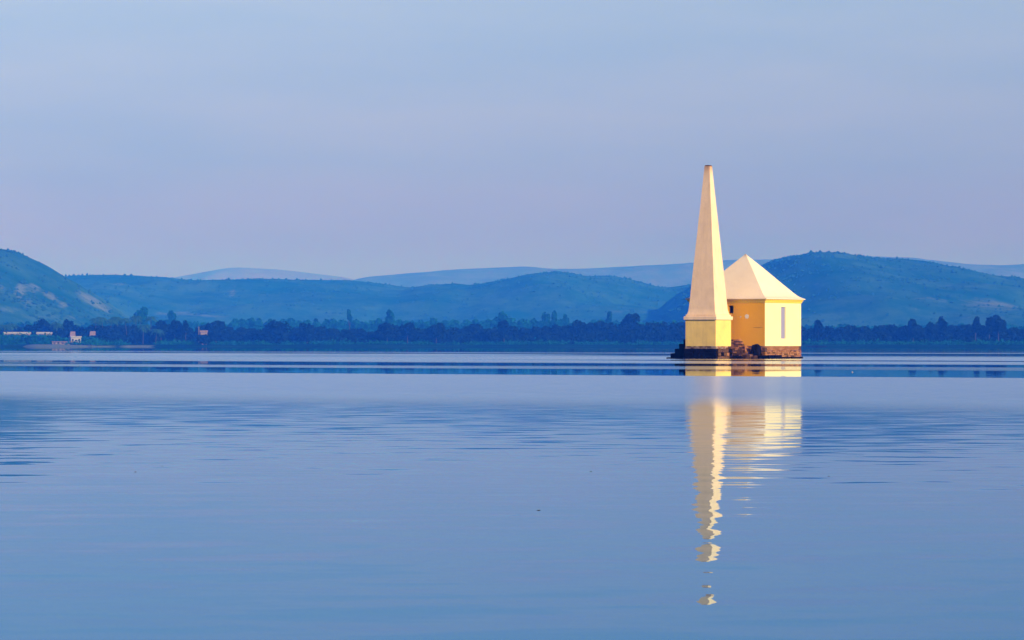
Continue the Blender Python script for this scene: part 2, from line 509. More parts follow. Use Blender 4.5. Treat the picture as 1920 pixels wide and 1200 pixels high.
HFAR1 = hill_material('reddish_far_hill', (0.185, 0.115, 0.12), (0.22, 0.14, 0.14), (0.3, 0.2, 0.2))
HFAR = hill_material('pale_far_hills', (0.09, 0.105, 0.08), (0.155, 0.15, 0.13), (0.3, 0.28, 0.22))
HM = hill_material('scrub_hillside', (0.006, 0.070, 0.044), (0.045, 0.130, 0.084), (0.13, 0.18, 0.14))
HILLS = {}
def hill(name, D, pts, Lf, Lb, seed, bare=(), rough=1.0, step=6.0):
    px = np.array([p[0] for p in pts], float)
    py = np.array([p[1] for p in pts], float)
    X = np.arange(px[0], px[-1] + 1, step)
    # smooth the traced ridge line slightly, then roughen it with its own small relief
    ry = np.interp(X, px, py)
    k = np.ones(5) / 5
    ry = np.convolve(np.pad(ry, 2, mode='edge'), k, mode='valid')
    H = CAMH + (HY - ry) * D / F
    xw = (X - 960) * D / F
    sv = np.concatenate([np.linspace(-1, 0, 46), np.linspace(0, 1, 14)[1:]])
    G = np.zeros((len(sv), len(X), 3))
    B = np.zeros((len(sv), len(X)))
    for j, s in enumerate(sv):
        L = Lf if s < 0 else Lb
        y = D + s * L
        prof = (0.5 + 0.5 * math.cos(math.pi * s)) ** 0.85
        wx_ = xw + 60 * fbm(xw / 400.0, np.full_like(xw, y / 400.0), seed + 9, 3)
        n = fbm(wx_ / 160.0, np.full_like(xw, y / 260.0), seed, 5)
        n2 = fbm(wx_ / 28.0, np.full_like(xw, y / 28.0), seed + 3, 3)
        z = H * prof + rough * (n * 0.55 * H * math.sin(math.pi * min(1, abs(s))) + n2 * 1.6 * (0.35 + prof))
        z += -2 * abs(s) ** 3
        G[j, :, 0], G[j, :, 1], G[j, :, 2] = xw * (y / D if False else 1.0), y, z
        if bare:
            sx = 960 + xw * F / y
            sy = HY - (z - CAMH) * F / y
            for (bx, by, rx, ry2, ang, w) in bare:
                ca, sa = math.cos(ang), math.sin(ang)
                u = ((sx - bx) * ca + (sy - by) * sa) / rx
                t = (-(sx - bx) * sa + (sy - by) * ca) / ry2
                B[j] = np.maximum(B[j], w * np.clip(1.25 - (u * u + t * t) * 0.8, 0, 1))
    nx, ny = len(X), len(sv)
    Fc = [(j * nx + i, j * nx + i + 1, (j + 1) * nx + i + 1, (j + 1) * nx + i) for j in range(ny - 1) for i in range(nx - 1)]
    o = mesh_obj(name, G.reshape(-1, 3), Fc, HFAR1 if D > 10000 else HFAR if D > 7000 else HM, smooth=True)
    a = o.data.attributes.new('bare', 'FLOAT', 'POINT')
    a.data.foreach_set('value', B.reshape(-1).astype(np.float32))
    tag(o, kind='structure')
    HILLS[name] = (G, D)
    return o

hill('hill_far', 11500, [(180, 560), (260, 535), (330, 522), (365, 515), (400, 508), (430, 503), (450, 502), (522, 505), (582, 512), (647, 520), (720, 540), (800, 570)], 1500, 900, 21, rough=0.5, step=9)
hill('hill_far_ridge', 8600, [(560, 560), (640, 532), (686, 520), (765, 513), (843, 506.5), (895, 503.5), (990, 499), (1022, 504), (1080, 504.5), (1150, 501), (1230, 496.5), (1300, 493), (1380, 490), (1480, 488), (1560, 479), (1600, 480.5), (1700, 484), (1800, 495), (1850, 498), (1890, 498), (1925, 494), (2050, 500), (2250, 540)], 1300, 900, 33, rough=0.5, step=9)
hill('hill_middle', 4700, [(-40, 585), (40, 552), (110, 530), (150, 522), (215, 520), (250, 521), (320, 523), (380, 526.5), (440, 524.5), (500, 524), (560, 526), (650, 527), (690, 529), (735, 536), (770, 541), (790, 537), (810, 534), (850, 534), (885, 538.5), (920, 533), (960, 526), (1000, 516.5), (1040, 512), (1062, 514), (1100, 518), (1140, 517), (1168, 520), (1200, 529), (1230, 537), (1252, 541), (1262, 537), (1290, 534), (1330, 531), (1400, 529), (1520, 540), (1620, 575)], 1300, 800, 45,
     bare=[(436, 548, 6, 12, 0.3, 0.8), (225, 533, 16, 3, 0, 0.55), (370, 533, 10, 3, 0, 0.4), (330, 588, 60, 4, 0, 0.7), (400, 592, 50, 3, 0, 0.6), (1180, 585, 60, 4, 0, 0.5)])
hill('hill_right', 4000, [(1225, 590), (1262, 556), (1300, 533), (1340, 523), (1380, 512), (1428, 499), (1442, 491), (1462, 485), (1490, 479.5), (1520, 477.5), (1560, 477.5), (1585, 482), (1620, 485), (1680, 487), (1720, 489), (1750, 494), (1780, 502), (1802, 506), (1830, 516), (1850, 519), (1876, 517.5), (1900, 521), (1950, 527), (2050, 540), (2250, 600)], 1150, 700, 57,
     bare=[(1535, 532, 16, 3, 0, 0.6), (1575, 532, 9, 3, 0, 0.5), (1718, 580, 5, 8, 0.4, 0.6), (1760, 562, 60, 4, 0.08, 0.6), (1860, 572, 70, 9, 0.1, 0.72), (1780, 535, 8, 4, 0, 0.5), (1880, 565, 8, 3, 0, 0.6), (1850, 596, 50, 3, 0, 0.6)])
hill('hill_left', 3100, [(-260, 500), (-150, 474), (-60, 466), (0, 467), (30, 472), (60, 485), (90, 502), (110, 515), (135, 529), (165, 548), (190, 566), (215, 585), (250, 605), (300, 625)], 800, 500, 69,
     bare=[(2, 541, 5, 9, 0, 0.9), (38, 545, 11, 17, 0.2, 0.95), (62, 540, 16, 9, 0.3, 0.8), (95, 555, 16, 8, 0.5, 0.85), (118, 572, 10, 7, 0.4, 0.85), (52, 570, 9, 10, 0, 0.6), (175, 566, 42, 9, 0.52, 0.95), (20, 580, 30, 7, 0, 0.45), (100, 595, 60, 5, 0, 0.5)])

# scrub standing on the hillsides: uncountable, one object
def blob(cx, cy, cz, r, h):
    v = []
    for (a, b, c) in ((1, 0, 0.3), (0.3, 0.95, 0.4), (-0.8, 0.6, 0.3), (-0.8, -0.6, 0.35), (0.3, -0.95, 0.3), (0, 0, 1), (0.5, -0.3, 0.85), (-0.3, -0.2, 0)):
        v.append((cx + r * a * rnd.uniform(0.7, 1.2), cy + r * b * rnd.uniform(0.7, 1.2), cz + h * c * rnd.uniform(0.8, 1.15)))
    f = [(0, 1, 6), (1, 2, 5), (1, 5, 6), (2, 3, 5), (3, 4, 5), (4, 6, 5), (4, 0, 6), (0, 7, 1), (1, 7, 2), (2, 7, 3), (3, 7, 4), (4, 7, 0)]
    return v, f
def scrub():
    mb = MB()
    for name, cnt in (('hill_left', 2600), ('hill_middle', 5200), ('hill_right', 4200)):
        G, D = HILLS[name]
        ny, nx, _ = G.shape
        L = lattice(4)
        k = 0
        while k < cnt:
            j, i = rnd.randint(4, 46), rnd.randint(1, nx - 2)
            if k < cnt * 0.05: j = 45
            x, y, z = G[j, i] + (G[j, i + 1] - G[j, i]) * rnd.random()
            d = float(vnoise(np.array(x / 70), np.array(y / 120), L))
            k += 1
            if rnd.random() > d * 1.5: continue
            r = rnd.uniform(0.8, 2.0) * (0.7 if j == 45 else 1.0)
            v, f = blob(x, y + rnd.uniform(-8, 8) if j != 45 else y, z - 0.5, r, r * rnd.uniform(0.9, 1.7))
            mb.add(v, f)
    tag(mb.build('hillside_scrub', M['scrub']), kind='stuff')
scrub()

# ------------------------------------------------------------------ trees
def leaf_quads(cen, size, rng):
    n = len(cen)
    a = rng.normal(size=(n, 3)); a /= np.linalg.norm(a, axis=1)[:, None]
    b = rng.normal(size=(n, 3)); b -= (b * a).sum(1)[:, None] * a; b /= np.linalg.norm(b, axis=1)[:, None]
    s = (size * rng.uniform(0.6, 1.4, n))[:, None]
    V = np.stack([cen - a * s - b * s * 0.6, cen + a * s - b * s * 0.6, cen + a * s + b * s * 0.6, cen - a * s + b * s * 0.6], 1).reshape(-1, 3)
    Q = np.arange(4 * n).reshape(-1, 4)
    return V, Q
def crown_points(w, h, base, n, rng, lobes=9, squash=0.75):
    """points through the outer half of several overlapping lobes"""
    P = []
    R = w / 2
    for k in range(lobes):
        an = rng.uniform(0, 2 * math.pi)
        rr = R * 0.58 * math.sqrt(rng.random())
        lr = R * rng.uniform(0.32, 0.55)
        cz = base + (h - base) * rng.uniform(0.30, 0.80) - rr * 0.25
        if k == 0: rr, cz, lr = 0, base + (h - base) * 0.58, R * 0.6
        lh = min(lr * squash * 1.3, (h - cz) if h - cz > lr * 0.4 else lr * 0.4)
        m = n // lobes
        d = rng.normal(size=(m, 3)); d /= np.linalg.norm(d, axis=1)[:, None]
        rad = rng.uniform(0.45, 1.0, m)[:, None] ** 0.5
        p = d * rad * np.array([lr, lr, lh]) + np.array([rr * math.cos(an), rr * math.sin(an), cz])
        P.append(p)
    return np.concatenate(P)

def woodland(name, Y0, depth, tops, x0, x1, mat, seed, leaf, stepw, dens, low=0.0, jit=1.5, ground_z=1.2):
    rng = np.random.default_rng(seed)
    tx = np.array([t[0] for t in tops], float); ty = np.array([t[1] for t in tops], float)
    VS, QS, base = [], [], 0
    px = x0
    while px < x1:
        for row in range(3):
            Y = Y0 + depth * row / 2.0 + rng.uniform(-5, 5)
            p = px + rng.uniform(-4, 4)
            top = np.interp(p, tx, ty)
            h = wz(top, Y) * (1.0 if row == 2 else (0.92 if row == 1 else rng.uniform(0.5, 0.85))) + rng.uniform(-jit, jit * 0.3)
            w = stepw * rng.uniform(1.0, 1.9) * Y / F
            P = crown_points(w, h - ground_z, low, dens, rng)
            P[:, 2] = np.maximum(P[:, 2], 0.1) + ground_z
            P[:, 0] += wx(p, Y); P[:, 1] += Y
            # under-storey down to the ground
            m = dens // 3
            U = np.stack([wx(p, Y) + rng.uniform(-w / 2, w / 2, m), Y - rng.uniform(0, 6, m), ground_z + rng.uniform(0, 1, m) * (h - ground_z) * 0.55], 1)
            P = np.concatenate([P, U])
            V, Q = leaf_quads(P, leaf, rng)
            VS.append(V); QS.append(Q + base); base += len(V)
        px += stepw * rng.uniform(0.7, 1.1)
    V = np.concatenate(VS); Q = np.concatenate(QS)
    o = mesh_obj(name, V, Q, mat)
    return tag(o, kind='stuff')

T1 = [(-200, 604), (0, 604), (30, 602), (56, 600), (100, 600), (110, 603), (125, 602), (142, 603), (150, 606), (172, 606), (180, 602), (220, 600), (264, 602), (300, 602), (320, 602), (344, 603), (362, 613), (404, 603), (430, 606), (450, 611), (496, 611), (548, 611), (560, 614), (596, 611), (650, 612), (662, 617), (695, 619), (709, 610), (735, 608), (770, 609), (790, 614), (817, 610), (835, 611), (870, 608), (925, 608), (945, 606), (960, 609), (993, 609), (1020, 606), (1058, 601), (1090, 599), (1160, 599), (1183, 597), (1210, 598), (1226, 596), (1260, 597), (1400, 600), (1506, 608), (1533, 605), (1545, 608), (1580, 607), (1640, 605), (1675, 602), (1690, 605), (1712, 601), (1740, 602), (1767, 599), (1790, 605), (1806, 605), (1840, 605), (1887, 605), (1920, 608), (2150, 606)]
T2 = [(-200, 600), (0, 600), (60, 597), (142, 604), (175, 597), (200, 594), (240, 591), (264, 586), (290, 590), (335, 592), (360, 596), (400, 597), (440, 591), (480, 587), (540, 588), (600, 591), (640, 587), (665, 588), (700, 593), (733, 588), (750, 592), (790, 594), (830, 590), (850, 590), (870, 595), (895, 590), (945, 587), (965, 593), (990, 592), (1010, 588), (1045, 593), (1080, 595), (1100, 592), (1130, 595), (1200, 596), (1300, 597), (1500, 604), (1700, 604), (1900, 603), (2150, 603)]
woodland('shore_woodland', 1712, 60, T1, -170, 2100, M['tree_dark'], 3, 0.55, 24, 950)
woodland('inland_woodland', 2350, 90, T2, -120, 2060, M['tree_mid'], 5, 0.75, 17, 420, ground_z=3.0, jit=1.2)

# low bushes along the bank, uncountable
def bank_bushes():
    rng = np.random.default_rng(77)
    VS, QS, base = [], [], 0
    for k in range(420):
        p = rng.uniform(-120, 2040)
        if 95 < p < 150 or 228 < p < 296: continue
        Y = float(shore_y(p)) + rng.uniform(22, 44)
        hgt = rng.uniform(0.5, 1.3)
        if p < 96: hgt *= 3.0
        if p < 96: Y += 20
        w = rng.uniform(3, 9)
        m = 70
        P = np.stack([wx(p, Y) + rng.normal(0, w / 3, m), Y + rng.normal(0, 1.5, m), 0.9 + np.abs(rng.normal(0, hgt / 1.6, m))], 1)
        V, Q = leaf_quads(P, 0.34, rng)
        VS.append(V); QS.append(Q + base); base += len(V)
    for (p0, p1, top, n) in ((-20, 96, 629.5, 60), (150, 172, 633, 10), (100, 130, 635, 10)):
        for k in range(n):
            p = rng.uniform(p0, p1); Y = 1672.0 + rng.uniform(-4, 4)
            h = wz(top + rng.uniform(-1.2, 3.0), Y) - 0.8
            m = 260
            P = np.stack([wx(p, Y) + rng.normal(0, 1.6, m), Y + rng.normal(0, 1.2, m), 0.8 + h * rng.uniform(0, 1, m) ** 0.8], 1)
            V, Q = leaf_quads(P, 0.36, rng)
            VS.append(V); QS.append(Q + base); base += len(V)
    tag(mesh_obj('bank_bushes', np.concatenate(VS), np.concatenate(QS), M['tree_mid']), kind='stuff')
bank_bushes()

def trunk_mesh(mb, h, r, lean=0.0, n=7, segs=5):
    v, f = [], []
    for j in range(segs + 1):
        t = j / segs
        rr = r * (1 - 0.55 * t)
        for i in range(n):
            a = 2 * math.pi * i / n
            v.append((rr * math.cos(a) + lean * t * t, rr * math.sin(a), h * t - 0.3 * (j == 0)))
    for j in range(segs):
        for i in range(n):
            f.append((j * n + i, j * n + (i + 1) % n, (j + 1) * n + (i + 1) % n, (j + 1) * n + i))
    mb.add(v, f)

def broad_tree(px, topy, wpx, Y, label, mat='tree_dark', seed=1, cat='tree', name='broadleaf_tree', slim=False, gz=1.2, leaf=0.5):
    rng = np.random.default_rng(seed * 31 + 5)
    H = wz(topy, Y) - gz
    w = wpx * Y / F
    root = empty(name, (wx(px, Y), Y, gz))
    tag(root, label, cat, 'separate trees of the far shore')
    mb = MB()
    trunk_mesh(mb, H * 0.55, max(0.18, H * 0.028))
    for k in range(4):
        a = k * 1.6 + seed
        L = w * 0.28
        z0 = H * (0.32 + 0.05 * k)
        p0 = Vector((0, 0, z0)); p1 = Vector((math.cos(a) * L, math.sin(a) * L, z0 + H * 0.25))
        d = (p1 - p0).normalized(); u = d.orthogonal().normalized(); q = d.cross(u)
        vv = []
        for (p, r) in ((p0, H * 0.012 + 0.04), (p1, 0.04)):
            for i in range(5):
                an = 2 * math.pi * i / 5
                vv.append(p + u * r * math.cos(an) + q * r * math.sin(an))
        mb.add(vv, [(i, (i + 1) % 5, 5 + (i + 1) % 5, 5 + i) for i in range(5)])
    mb.build('trunk', M['bark'], root, smooth=True)
    P = crown_points(w, H, H * 0.12, 1500 if not slim else 800, rng, lobes=11 if not slim else 6, squash=0.9 if not slim else 1.6)
    P[:, 2] = np.clip(P[:, 2], 0.4, None)
    # bring the highest leaves to the tree's height
    P[:, 2] *= H / P[:, 2].max()
    V, Q = leaf_quads(P, leaf, rng)
    mesh_obj('crown', V, Q, M[mat], root)
    return root

def palm(px, topy, Y, label, seed, gz=1.2, R=3.6, lean=0.8):
    rng = random.Random(seed)
    H = wz(topy, Y) - gz - 0.9
    root = empty('coconut_palm', (wx(px, Y), Y, gz), rng.uniform(0, 6))
    tag(root, label, 'palm tree', 'coconut palms of the village')
    mb = MB(); trunk_mesh(mb, H, 0.22, lean, 6, 8)
    mb.build('trunk', M['bark'], root, smooth=True)
    fb = MB()
    for k in range(26):
        a = 2 * math.pi * k / 26 + rng.uniform(-0.15, 0.15)
        up = rng.uniform(-0.3, 1.0)
        L = R * rng.uniform(0.8, 1.1)
        pts = []
        for j in range(7):
            t = j / 6
            r = L * t * (1 - 0.12 * t)
            z = up * L * 0.6 * t - 1.25 * t * t * L * 0.6
            pts.append(Vector((lean + r * math.cos(a), r * math.sin(a), H + z)))
        side = Vector((-math.sin(a), math.cos(a), 0))
        for j in range(6):
            p, q = pts[j], pts[j + 1]
            w = 0.85 * math.sin(math.pi * (0.12 + 0.8 * j / 6))
            for sgn in (-1, 1):
                for sub in (0.0, 0.5):
                    b0 = p.lerp(q, sub); b1 = p.lerp(q, sub + 0.33)
                    tip = b1 + side * sgn * w + Vector((0, 0, -w * 0.7))
                    fb.add([b0, b1, tip], [(0, 1, 2)])
    fb.build('fronds', M['palm_leaf'], root)
    return root

TREES = [
 (521, 603, 60, 1695, 'broad dark dome-shaped tree, widest of the middle left shore', 'tree_dark', False),
 (576, 607, 34, 1700, 'dark round tree just right of the widest dome-shaped tree', 'tree_dark', False),
 (302, 601, 24, 1700, 'small dark round tree right of the sunlit palms', 'tree_dark', False),
 (328, 601, 26, 1702, 'dark rounded tree between the palms and the slim dark tree', 'tree_dark', False),
 (348, 602, 15, 1698, 'slim dark upright tree left of the hut with a thin mast', 'tree_dark', True),
 (383, 629, 26, 1680, 'low dark tree hiding the foot of the hut with a thin mast', 'tree_dark', False),
 (174, 631, 24, 1678, 'low dark tree hiding the foot of the pink hut under the palms', 'tree_dark', False),
 (405, 602, 42, 1703, 'dark spreading tree just right of the hut with a thin mast', 'tree_dark', False),
 (76, 598, 46, 1745, 'dark wide flat-topped tree rising behind the long pink building', 'tree_dark', False),
 (128, 600, 24, 1740, 'dark round tree behind the small white house', 'tree_dark', False),
 (726, 606, 40, 1699, 'dark lumpy tree below the dip between the two middle hills', 'tree_dark', False),
 (764, 605, 30, 1701, 'dark round tree right of the lumpy one under the hill dip', 'tree_dark', False),
 (818, 606, 32, 1697, 'lone domed dark tree with lower trees on both sides, left of mid shore', 'tree_dark', False),
 (945, 602, 26, 1698, 'dark tree with a pointed top near the middle of the shore', 'tree_dark', False),
 (1183, 588, 42, 1760, 'tall dark domed tree nearest the obelisk on its left', 'tree_dark', False),
 (1533, 601, 20, 1705, 'small round tree just right of the yellow house', 'tree_dark', False),
 (1712, 599, 26, 1703, 'low domed tree on the right shore under the right hill', 'tree_dark', False),
 (1767, 594, 18, 1710, 'narrow dark tree between the low domed tree and the round-headed one', 'tree_dark', True),
 (1829, 595, 17, 1700, 'small round-headed tree standing alone on the right shore', 'tree_dark', True),
 (1855, 595, 17, 1704, 'left and smaller of the two tall joined trees at the far right', 'tree_dark', True),
 (1872, 591, 30, 1706, 'tallest dark tree at the far right of the shore', 'tree_dark', False),
 (264, 576, 28, 2250, 'tall pale tree rising highest above the palms', 'tree_mid', False),
 (322, 583, 14, 2250, 'small round pale tree standing alone above the dark trees', 'tree_mid', True),
 (655, 581, 9, 2300, 'thin spiky tree top against the middle hill', 'tree_mid', True),
 (733, 581, 22, 2300, 'pale pointed tree top under the dip of the middle hills', 'tree_mid', False),
 (945, 585, 34, 2300, 'pale wide domed tree behind the pointed dark one at mid shore', 'tree_mid', False),
 (1022, 586, 22, 2300, 'pale square-headed tree left of the two narrow columns', 'tree_mid', True),
 (1040, 583, 13, 2300, 'narrow column-like tree right of mid shore, left one of two', 'tree_mid', True),
 (1142, 584, 14, 2300, 'narrow column-like tree left of the tall domed tree by the obelisk', 'tree_mid', True),
 (1063, 590, 12, 2300, 'small round tree between the two narrow columns', 'tree_mid', True),
]
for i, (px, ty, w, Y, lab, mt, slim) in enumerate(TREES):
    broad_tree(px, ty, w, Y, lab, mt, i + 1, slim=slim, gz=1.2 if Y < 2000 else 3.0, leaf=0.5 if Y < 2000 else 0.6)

PALMS = [
 (179, 594, 1730, 'coconut palm at the left end of the palm clump'),
 (193, 592, 1735, 'second coconut palm from the left of the clump'),
 (207, 595, 1725, 'short coconut palm third from the left in the clump'),
 (222, 591, 1740, 'coconut palm left of the highest pale tree'),
 (238, 594, 1725, 'coconut palm just left of the sunlit palm'),
 (268, 606, 1690, 'sunlit coconut palm with a pale trunk above the sand spit'),
 (254, 589, 1745, 'tall coconut palm behind the sunlit one'),
 (283, 591, 1742, 'coconut palm right of the highest pale tree'),
 (292, 614, 1688, 'low bright coconut palm beside the sunlit one'),
 (8, 606, 1720, 'coconut palm at the left edge of the village'),
 (24, 603, 1722, 'coconut palm above the left part of the long pink building'),
 (106, 602, 1735, 'coconut palm between the long building and the white house'),
]
for i, (px, ty, Y, lab) in enumerate(PALMS):
    palm(px, ty, Y, lab, 100 + i, lean=rnd.uniform(-1.2, 1.2))

# ------------------------------------------------------------------ village on the left shore
def village_house(name, px0, px1, ytop, ybot, Y, depth, label, wall, roofm, nwin, roof='gable', cat='house', rz=0.0, pole=False):
    cx = wx((px0 + px1) / 2, Y)
    w = (px1 - px0) * Y / F
    z1 = wz(ytop, Y); z0 = min(wz(ybot, Y), 1.0)
    H = z1 - z0
    root = empty(name, (cx, Y, z0), rz)
    tag(root, label, cat, 'village buildings on the left shore')
    wh = H * (0.62 if roof == 'gable' else 0.86)
    mb = MB()
    hw = w / 2 - 0.25
    mb.box(-hw, hw, 0, depth, -0.6, wh)
    if roof == 'gable':
        for sx in (-hw, hw):
            mb.add([(sx, 0, wh), (sx, depth, wh), (sx, depth / 2, H * 0.97)], [(0, 1, 2)])
    mb.build('wall', M[wall], root)
    rb = MB()
    if roof == 'gable':
        t = 0.12
        for s in (0, 1):
            y0, y1 = (-0.45, depth / 2) if s == 0 else (depth + 0.45, depth / 2)
            a = [(-w / 2, y0, wh - 0.12), (w / 2, y0, wh - 0.12), (w / 2, y1, H), (-w / 2, y1, H)]
            b = [(x, y, z + t) for x, y, z in a]
            rb.add(a + b, [(0, 1, 2, 3), (4, 7, 6, 5), (0, 4, 5, 1), (1, 5, 6, 2), (3, 2, 6, 7), (0, 3, 7, 4)])
    else:
        rb.box(-w / 2, w / 2, -0.5, depth + 0.4, wh + 0.002, H)
    rb.build('roof', M[roofm], root)
    for k in range(nwin):
        x = -hw + (k + 0.5) * 2 * hw / nwin
        wm = MB()
        if k == nwin // 2:
            wm.box(x - 0.45, x + 0.45, -0.03, -0.003, 0.0, min(2.0, wh * 0.8))
            wm.build('door', M['glass_dark'], root)
        else:
            wm.box(x - 0.4, x + 0.4, -0.03, -0.003, wh * 0.45, wh * 0.8)
            wm.build('window', M['glass_dark'], root)
    if pole:
        pb = MB(); pb.box(-w / 2 - 0.55, -w / 2 - 0.35, -0.3, -0.1, 0, H + 1.6)
        pb.build('mast', M['pink_wall'], root)
    return root
village_house('long_building', 6, 54, 622.5, 646, 1698, 8, 'long pink building with a flat roof behind bushes at the left edge', 'pink_wall', 'white_wall', 0, 'flat', 'building')
village_house('long_building', 68, 94, 622.5, 646, 1700, 8, 'shorter pink building between the long pink one and the palms', 'pink_wall', 'white_wall', 0, 'flat', 'building')
village_house('white_house', 132, 153, 630.5, 646, 1640, 6, 'bright white house with a pale roof near the left waterline', 'white_wall', 'white_wall', 3, 'flat', rz=0.25)
village_house('hut', 131, 140, 622, 646, 1700, 5, 'small pink hut behind the bright white house', 'pink_wall', 'tile', 2)
village_house('hut', 168, 178, 621.5, 646, 1700, 5, 'small pink hut right of the bright white house, under the palms', 'pink_wall', 'tile', 2)
village_house('waterside_shed', 97, 145, 640, 647.5, 1612, 4, 'low pale pink shed along the water below the white house', 'pink_wall', 'tile', 6, 'flat', 'shed')
village_house('hut', 375, 388, 619.5, 645, 1688, 5, 'pink hut with a thin pale mast among dark trees', 'pink_wall', 'tile', 2, 'flat', pole=True)

# ------------------------------------------------------------------ the obelisk
TH = math.radians(-29.5)
OB = Vector((wx(1328, 250), 250.0, 0))
HS = Vector((wx(1398, 253.5), 253.5, 0))
ob = empty('obelisk', OB, TH)
tag(ob, 'tall cream obelisk on a yellow plinth standing in the water', 'obelisk')

def course_wall(mb, x0, x1, y0, y1, z0, z1, rows, blen, mats, dj=0.04, gap=0.012, faces='all', j=0.01):
    """ring of stone or brick blocks in courses round a rectangle (blocks 0.3 deep)"""
    hh = (z1 - z0) / rows
    D = 0.3
    for r in range(rows):
        za, zb = z0 + r * hh + gap / 2, z0 + (r + 1) * hh - gap / 2
        for side in range(4):
            a, b = (x0, x1) if side % 2 == 0 else (y0 + D, y1 - D)
            p = a
            first = True
            while p < b - 0.01:
                L = blen * rnd.uniform(0.7, 1.4) * (0.5 if first and r % 2 else 1)
                first = False
                e = min(p + L, b)
                if b - e < blen * 0.35: e = b
                o = rnd.uniform(-dj, dj * 0.6)
                m = mats[side] if not isinstance(mats[side], (list, tuple)) else rnd.choice(mats[side])
                if side == 0: mb.box(p + gap / 2, e - gap / 2, y0 - o, y0 + D, za, zb, m, j)
                elif side == 2: mb.box(p + gap / 2, e - gap / 2, y1 - D, y1 + o, za, zb, m, j)
                elif side == 1: mb.box(x1 - D, x1 + o, p + gap / 2, e - gap / 2, za, zb, m, j)
                else: mb.box(x0 - o, x0 + D, p + gap / 2, e - gap / 2, za, zb, m, j)
                p = e
    mb.box(x0 + D * 0.5, x1 - D * 0.5, y0 + D * 0.5, y1 - D * 0.5, z0 + 0.01, z1 - 0.01, mats[0] if not isinstance(mats[0], (list, tuple)) else mats[0][0])

# shaft: straight taper with slightly wavy hand-laid faces
mb = MB()
prof = []
prof.append((0.900, 3.18))
NS = 26
for k in range(1, NS + 1):
    t = k / NS
    prof.append((0.900 + (0.172 - 0.900) * t + (rnd.uniform(-0.004, 0.004) if k < NS else 0), 3.18 + (12.03 - 3.18) * t))
mb.rings(prof)
mb.build('shaft', M['cream'], ob)
mb = MB(); mb.rings([(0.165, 12.032), (0.150, 12.085), (0.05, 12.10)])
mb.build('capstone', M['rust'], ob)
mb = MB(); mb.rings([(1.05, 2.642), (1.05, 2.75), (0.99, 2.765), (0.98, 2.80), (0.95, 2.88), (0.925, 2.99), (0.908, 3.10), (0.902, 3.178)])
mb.build('flared_foot', M['cream'], ob)
mb = MB(); mb.rings([(1.08, 2.405), (1.145, 2.43), (1.145, 2.61), (1.13, 2.64)])
mb.build('ledge', M['cream'], ob, bevel=0.01)
mb = MB(); mb.rings([(1.062, 0.775), (1.066, 1.2), (1.063, 1.8), (1.065, 2.403)])
mb.build('plinth', M['plinth'], ob, bevel=0.015)
mb = MB(); course_wall(mb, -1.085, 1.085, -1.085, 1.085, 0.63, 0.773, 2, 0.22, [(0, 0, 1, 0), (1, 2, 0), (1, 2), (1, 2)], 0.03, 0.012)
mb.build('brick_course', [M['mortar'], M['brick_dark'], M['brick']], ob, bevel=0.008)
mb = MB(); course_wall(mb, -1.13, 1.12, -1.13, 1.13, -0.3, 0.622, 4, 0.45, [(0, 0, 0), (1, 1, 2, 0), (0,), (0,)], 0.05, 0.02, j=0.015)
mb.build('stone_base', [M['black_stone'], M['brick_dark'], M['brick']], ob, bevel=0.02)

# ------------------------------------------------------------------ the little house
hs = empty('pavilion', HS, TH)
tag(hs, 'small square yellow house with a pale pyramid roof behind the obelisk', 'house')
HW = 2.63
ZB, ZT = 0.79, 3.50
# left-hand wall (faces local -Y): slab with a small opening; right-hand wall (local +X): slab with a tall blind slit
def slab_with_hole(axis, out, a0, a1, z0, z1, ha0, ha1, hz0, hz1, th):
    """wall slab of thickness th whose outer face lies at 'out' on the axis; hole ha0..ha1 x hz0..hz1"""
    mb = MB()
    A = [a0, ha0, ha1, a1]; Z = [z0, hz0, hz1, z1]
    def pt(a, z, d):
        return (a, -out + d, z) if axis == 'y' else (out - d, a, z)
    idx = {}
    v = []
    for d in (0, th):
        for i, a in enumerate(A):
            for k, z in enumerate(Z):
                idx[(d > 0, i, k)] = len(v); v.append(pt(a, z, d))
    f = []
    for i in range(3):
        for k in range(3):
            if (i, k) == (1, 1): continue
            f.append((idx[(False, i, k)], idx[(False, i + 1, k)], idx[(False, i + 1, k + 1)], idx[(False, i, k + 1)]))
            f.append((idx[(True, i, k)], idx[(True, i, k + 1)], idx[(True, i + 1, k + 1)], idx[(True, i + 1, k)]))
    for (i, k, i2, k2) in ((1, 1, 2, 1), (2, 1, 2, 2), (2, 2, 1, 2), (1, 2, 1, 1), (0, 0, 3, 0), (3, 0, 3, 3), (3, 3, 0, 3), (0, 3, 0, 0)):
        f.append((idx[(False, i, k)], idx[(False, i2, k2)], idx[(True, i2, k2)], idx[(True, i, k)]))
    mb.add(v, f)
    return mb
TW = 0.30
# px -> local coordinate helpers on the two visible walls
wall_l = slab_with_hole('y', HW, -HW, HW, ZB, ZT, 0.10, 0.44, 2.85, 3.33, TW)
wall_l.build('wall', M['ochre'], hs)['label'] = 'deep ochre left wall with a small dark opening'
slit0, slit1 = -HW + (1462 - 1428.5) / (1504 - 1428.5) * 2 * HW, -HW + (1471.5 - 1428.5) / (1504 - 1428.5) * 2 * HW
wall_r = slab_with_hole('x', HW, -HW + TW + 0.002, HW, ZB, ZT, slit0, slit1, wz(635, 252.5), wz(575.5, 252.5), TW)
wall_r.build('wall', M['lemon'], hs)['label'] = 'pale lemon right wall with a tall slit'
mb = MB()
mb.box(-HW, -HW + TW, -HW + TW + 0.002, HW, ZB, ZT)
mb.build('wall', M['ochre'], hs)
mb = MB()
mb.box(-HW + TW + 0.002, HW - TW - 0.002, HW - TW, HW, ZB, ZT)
mb.build('wall', M['lemon'], hs)
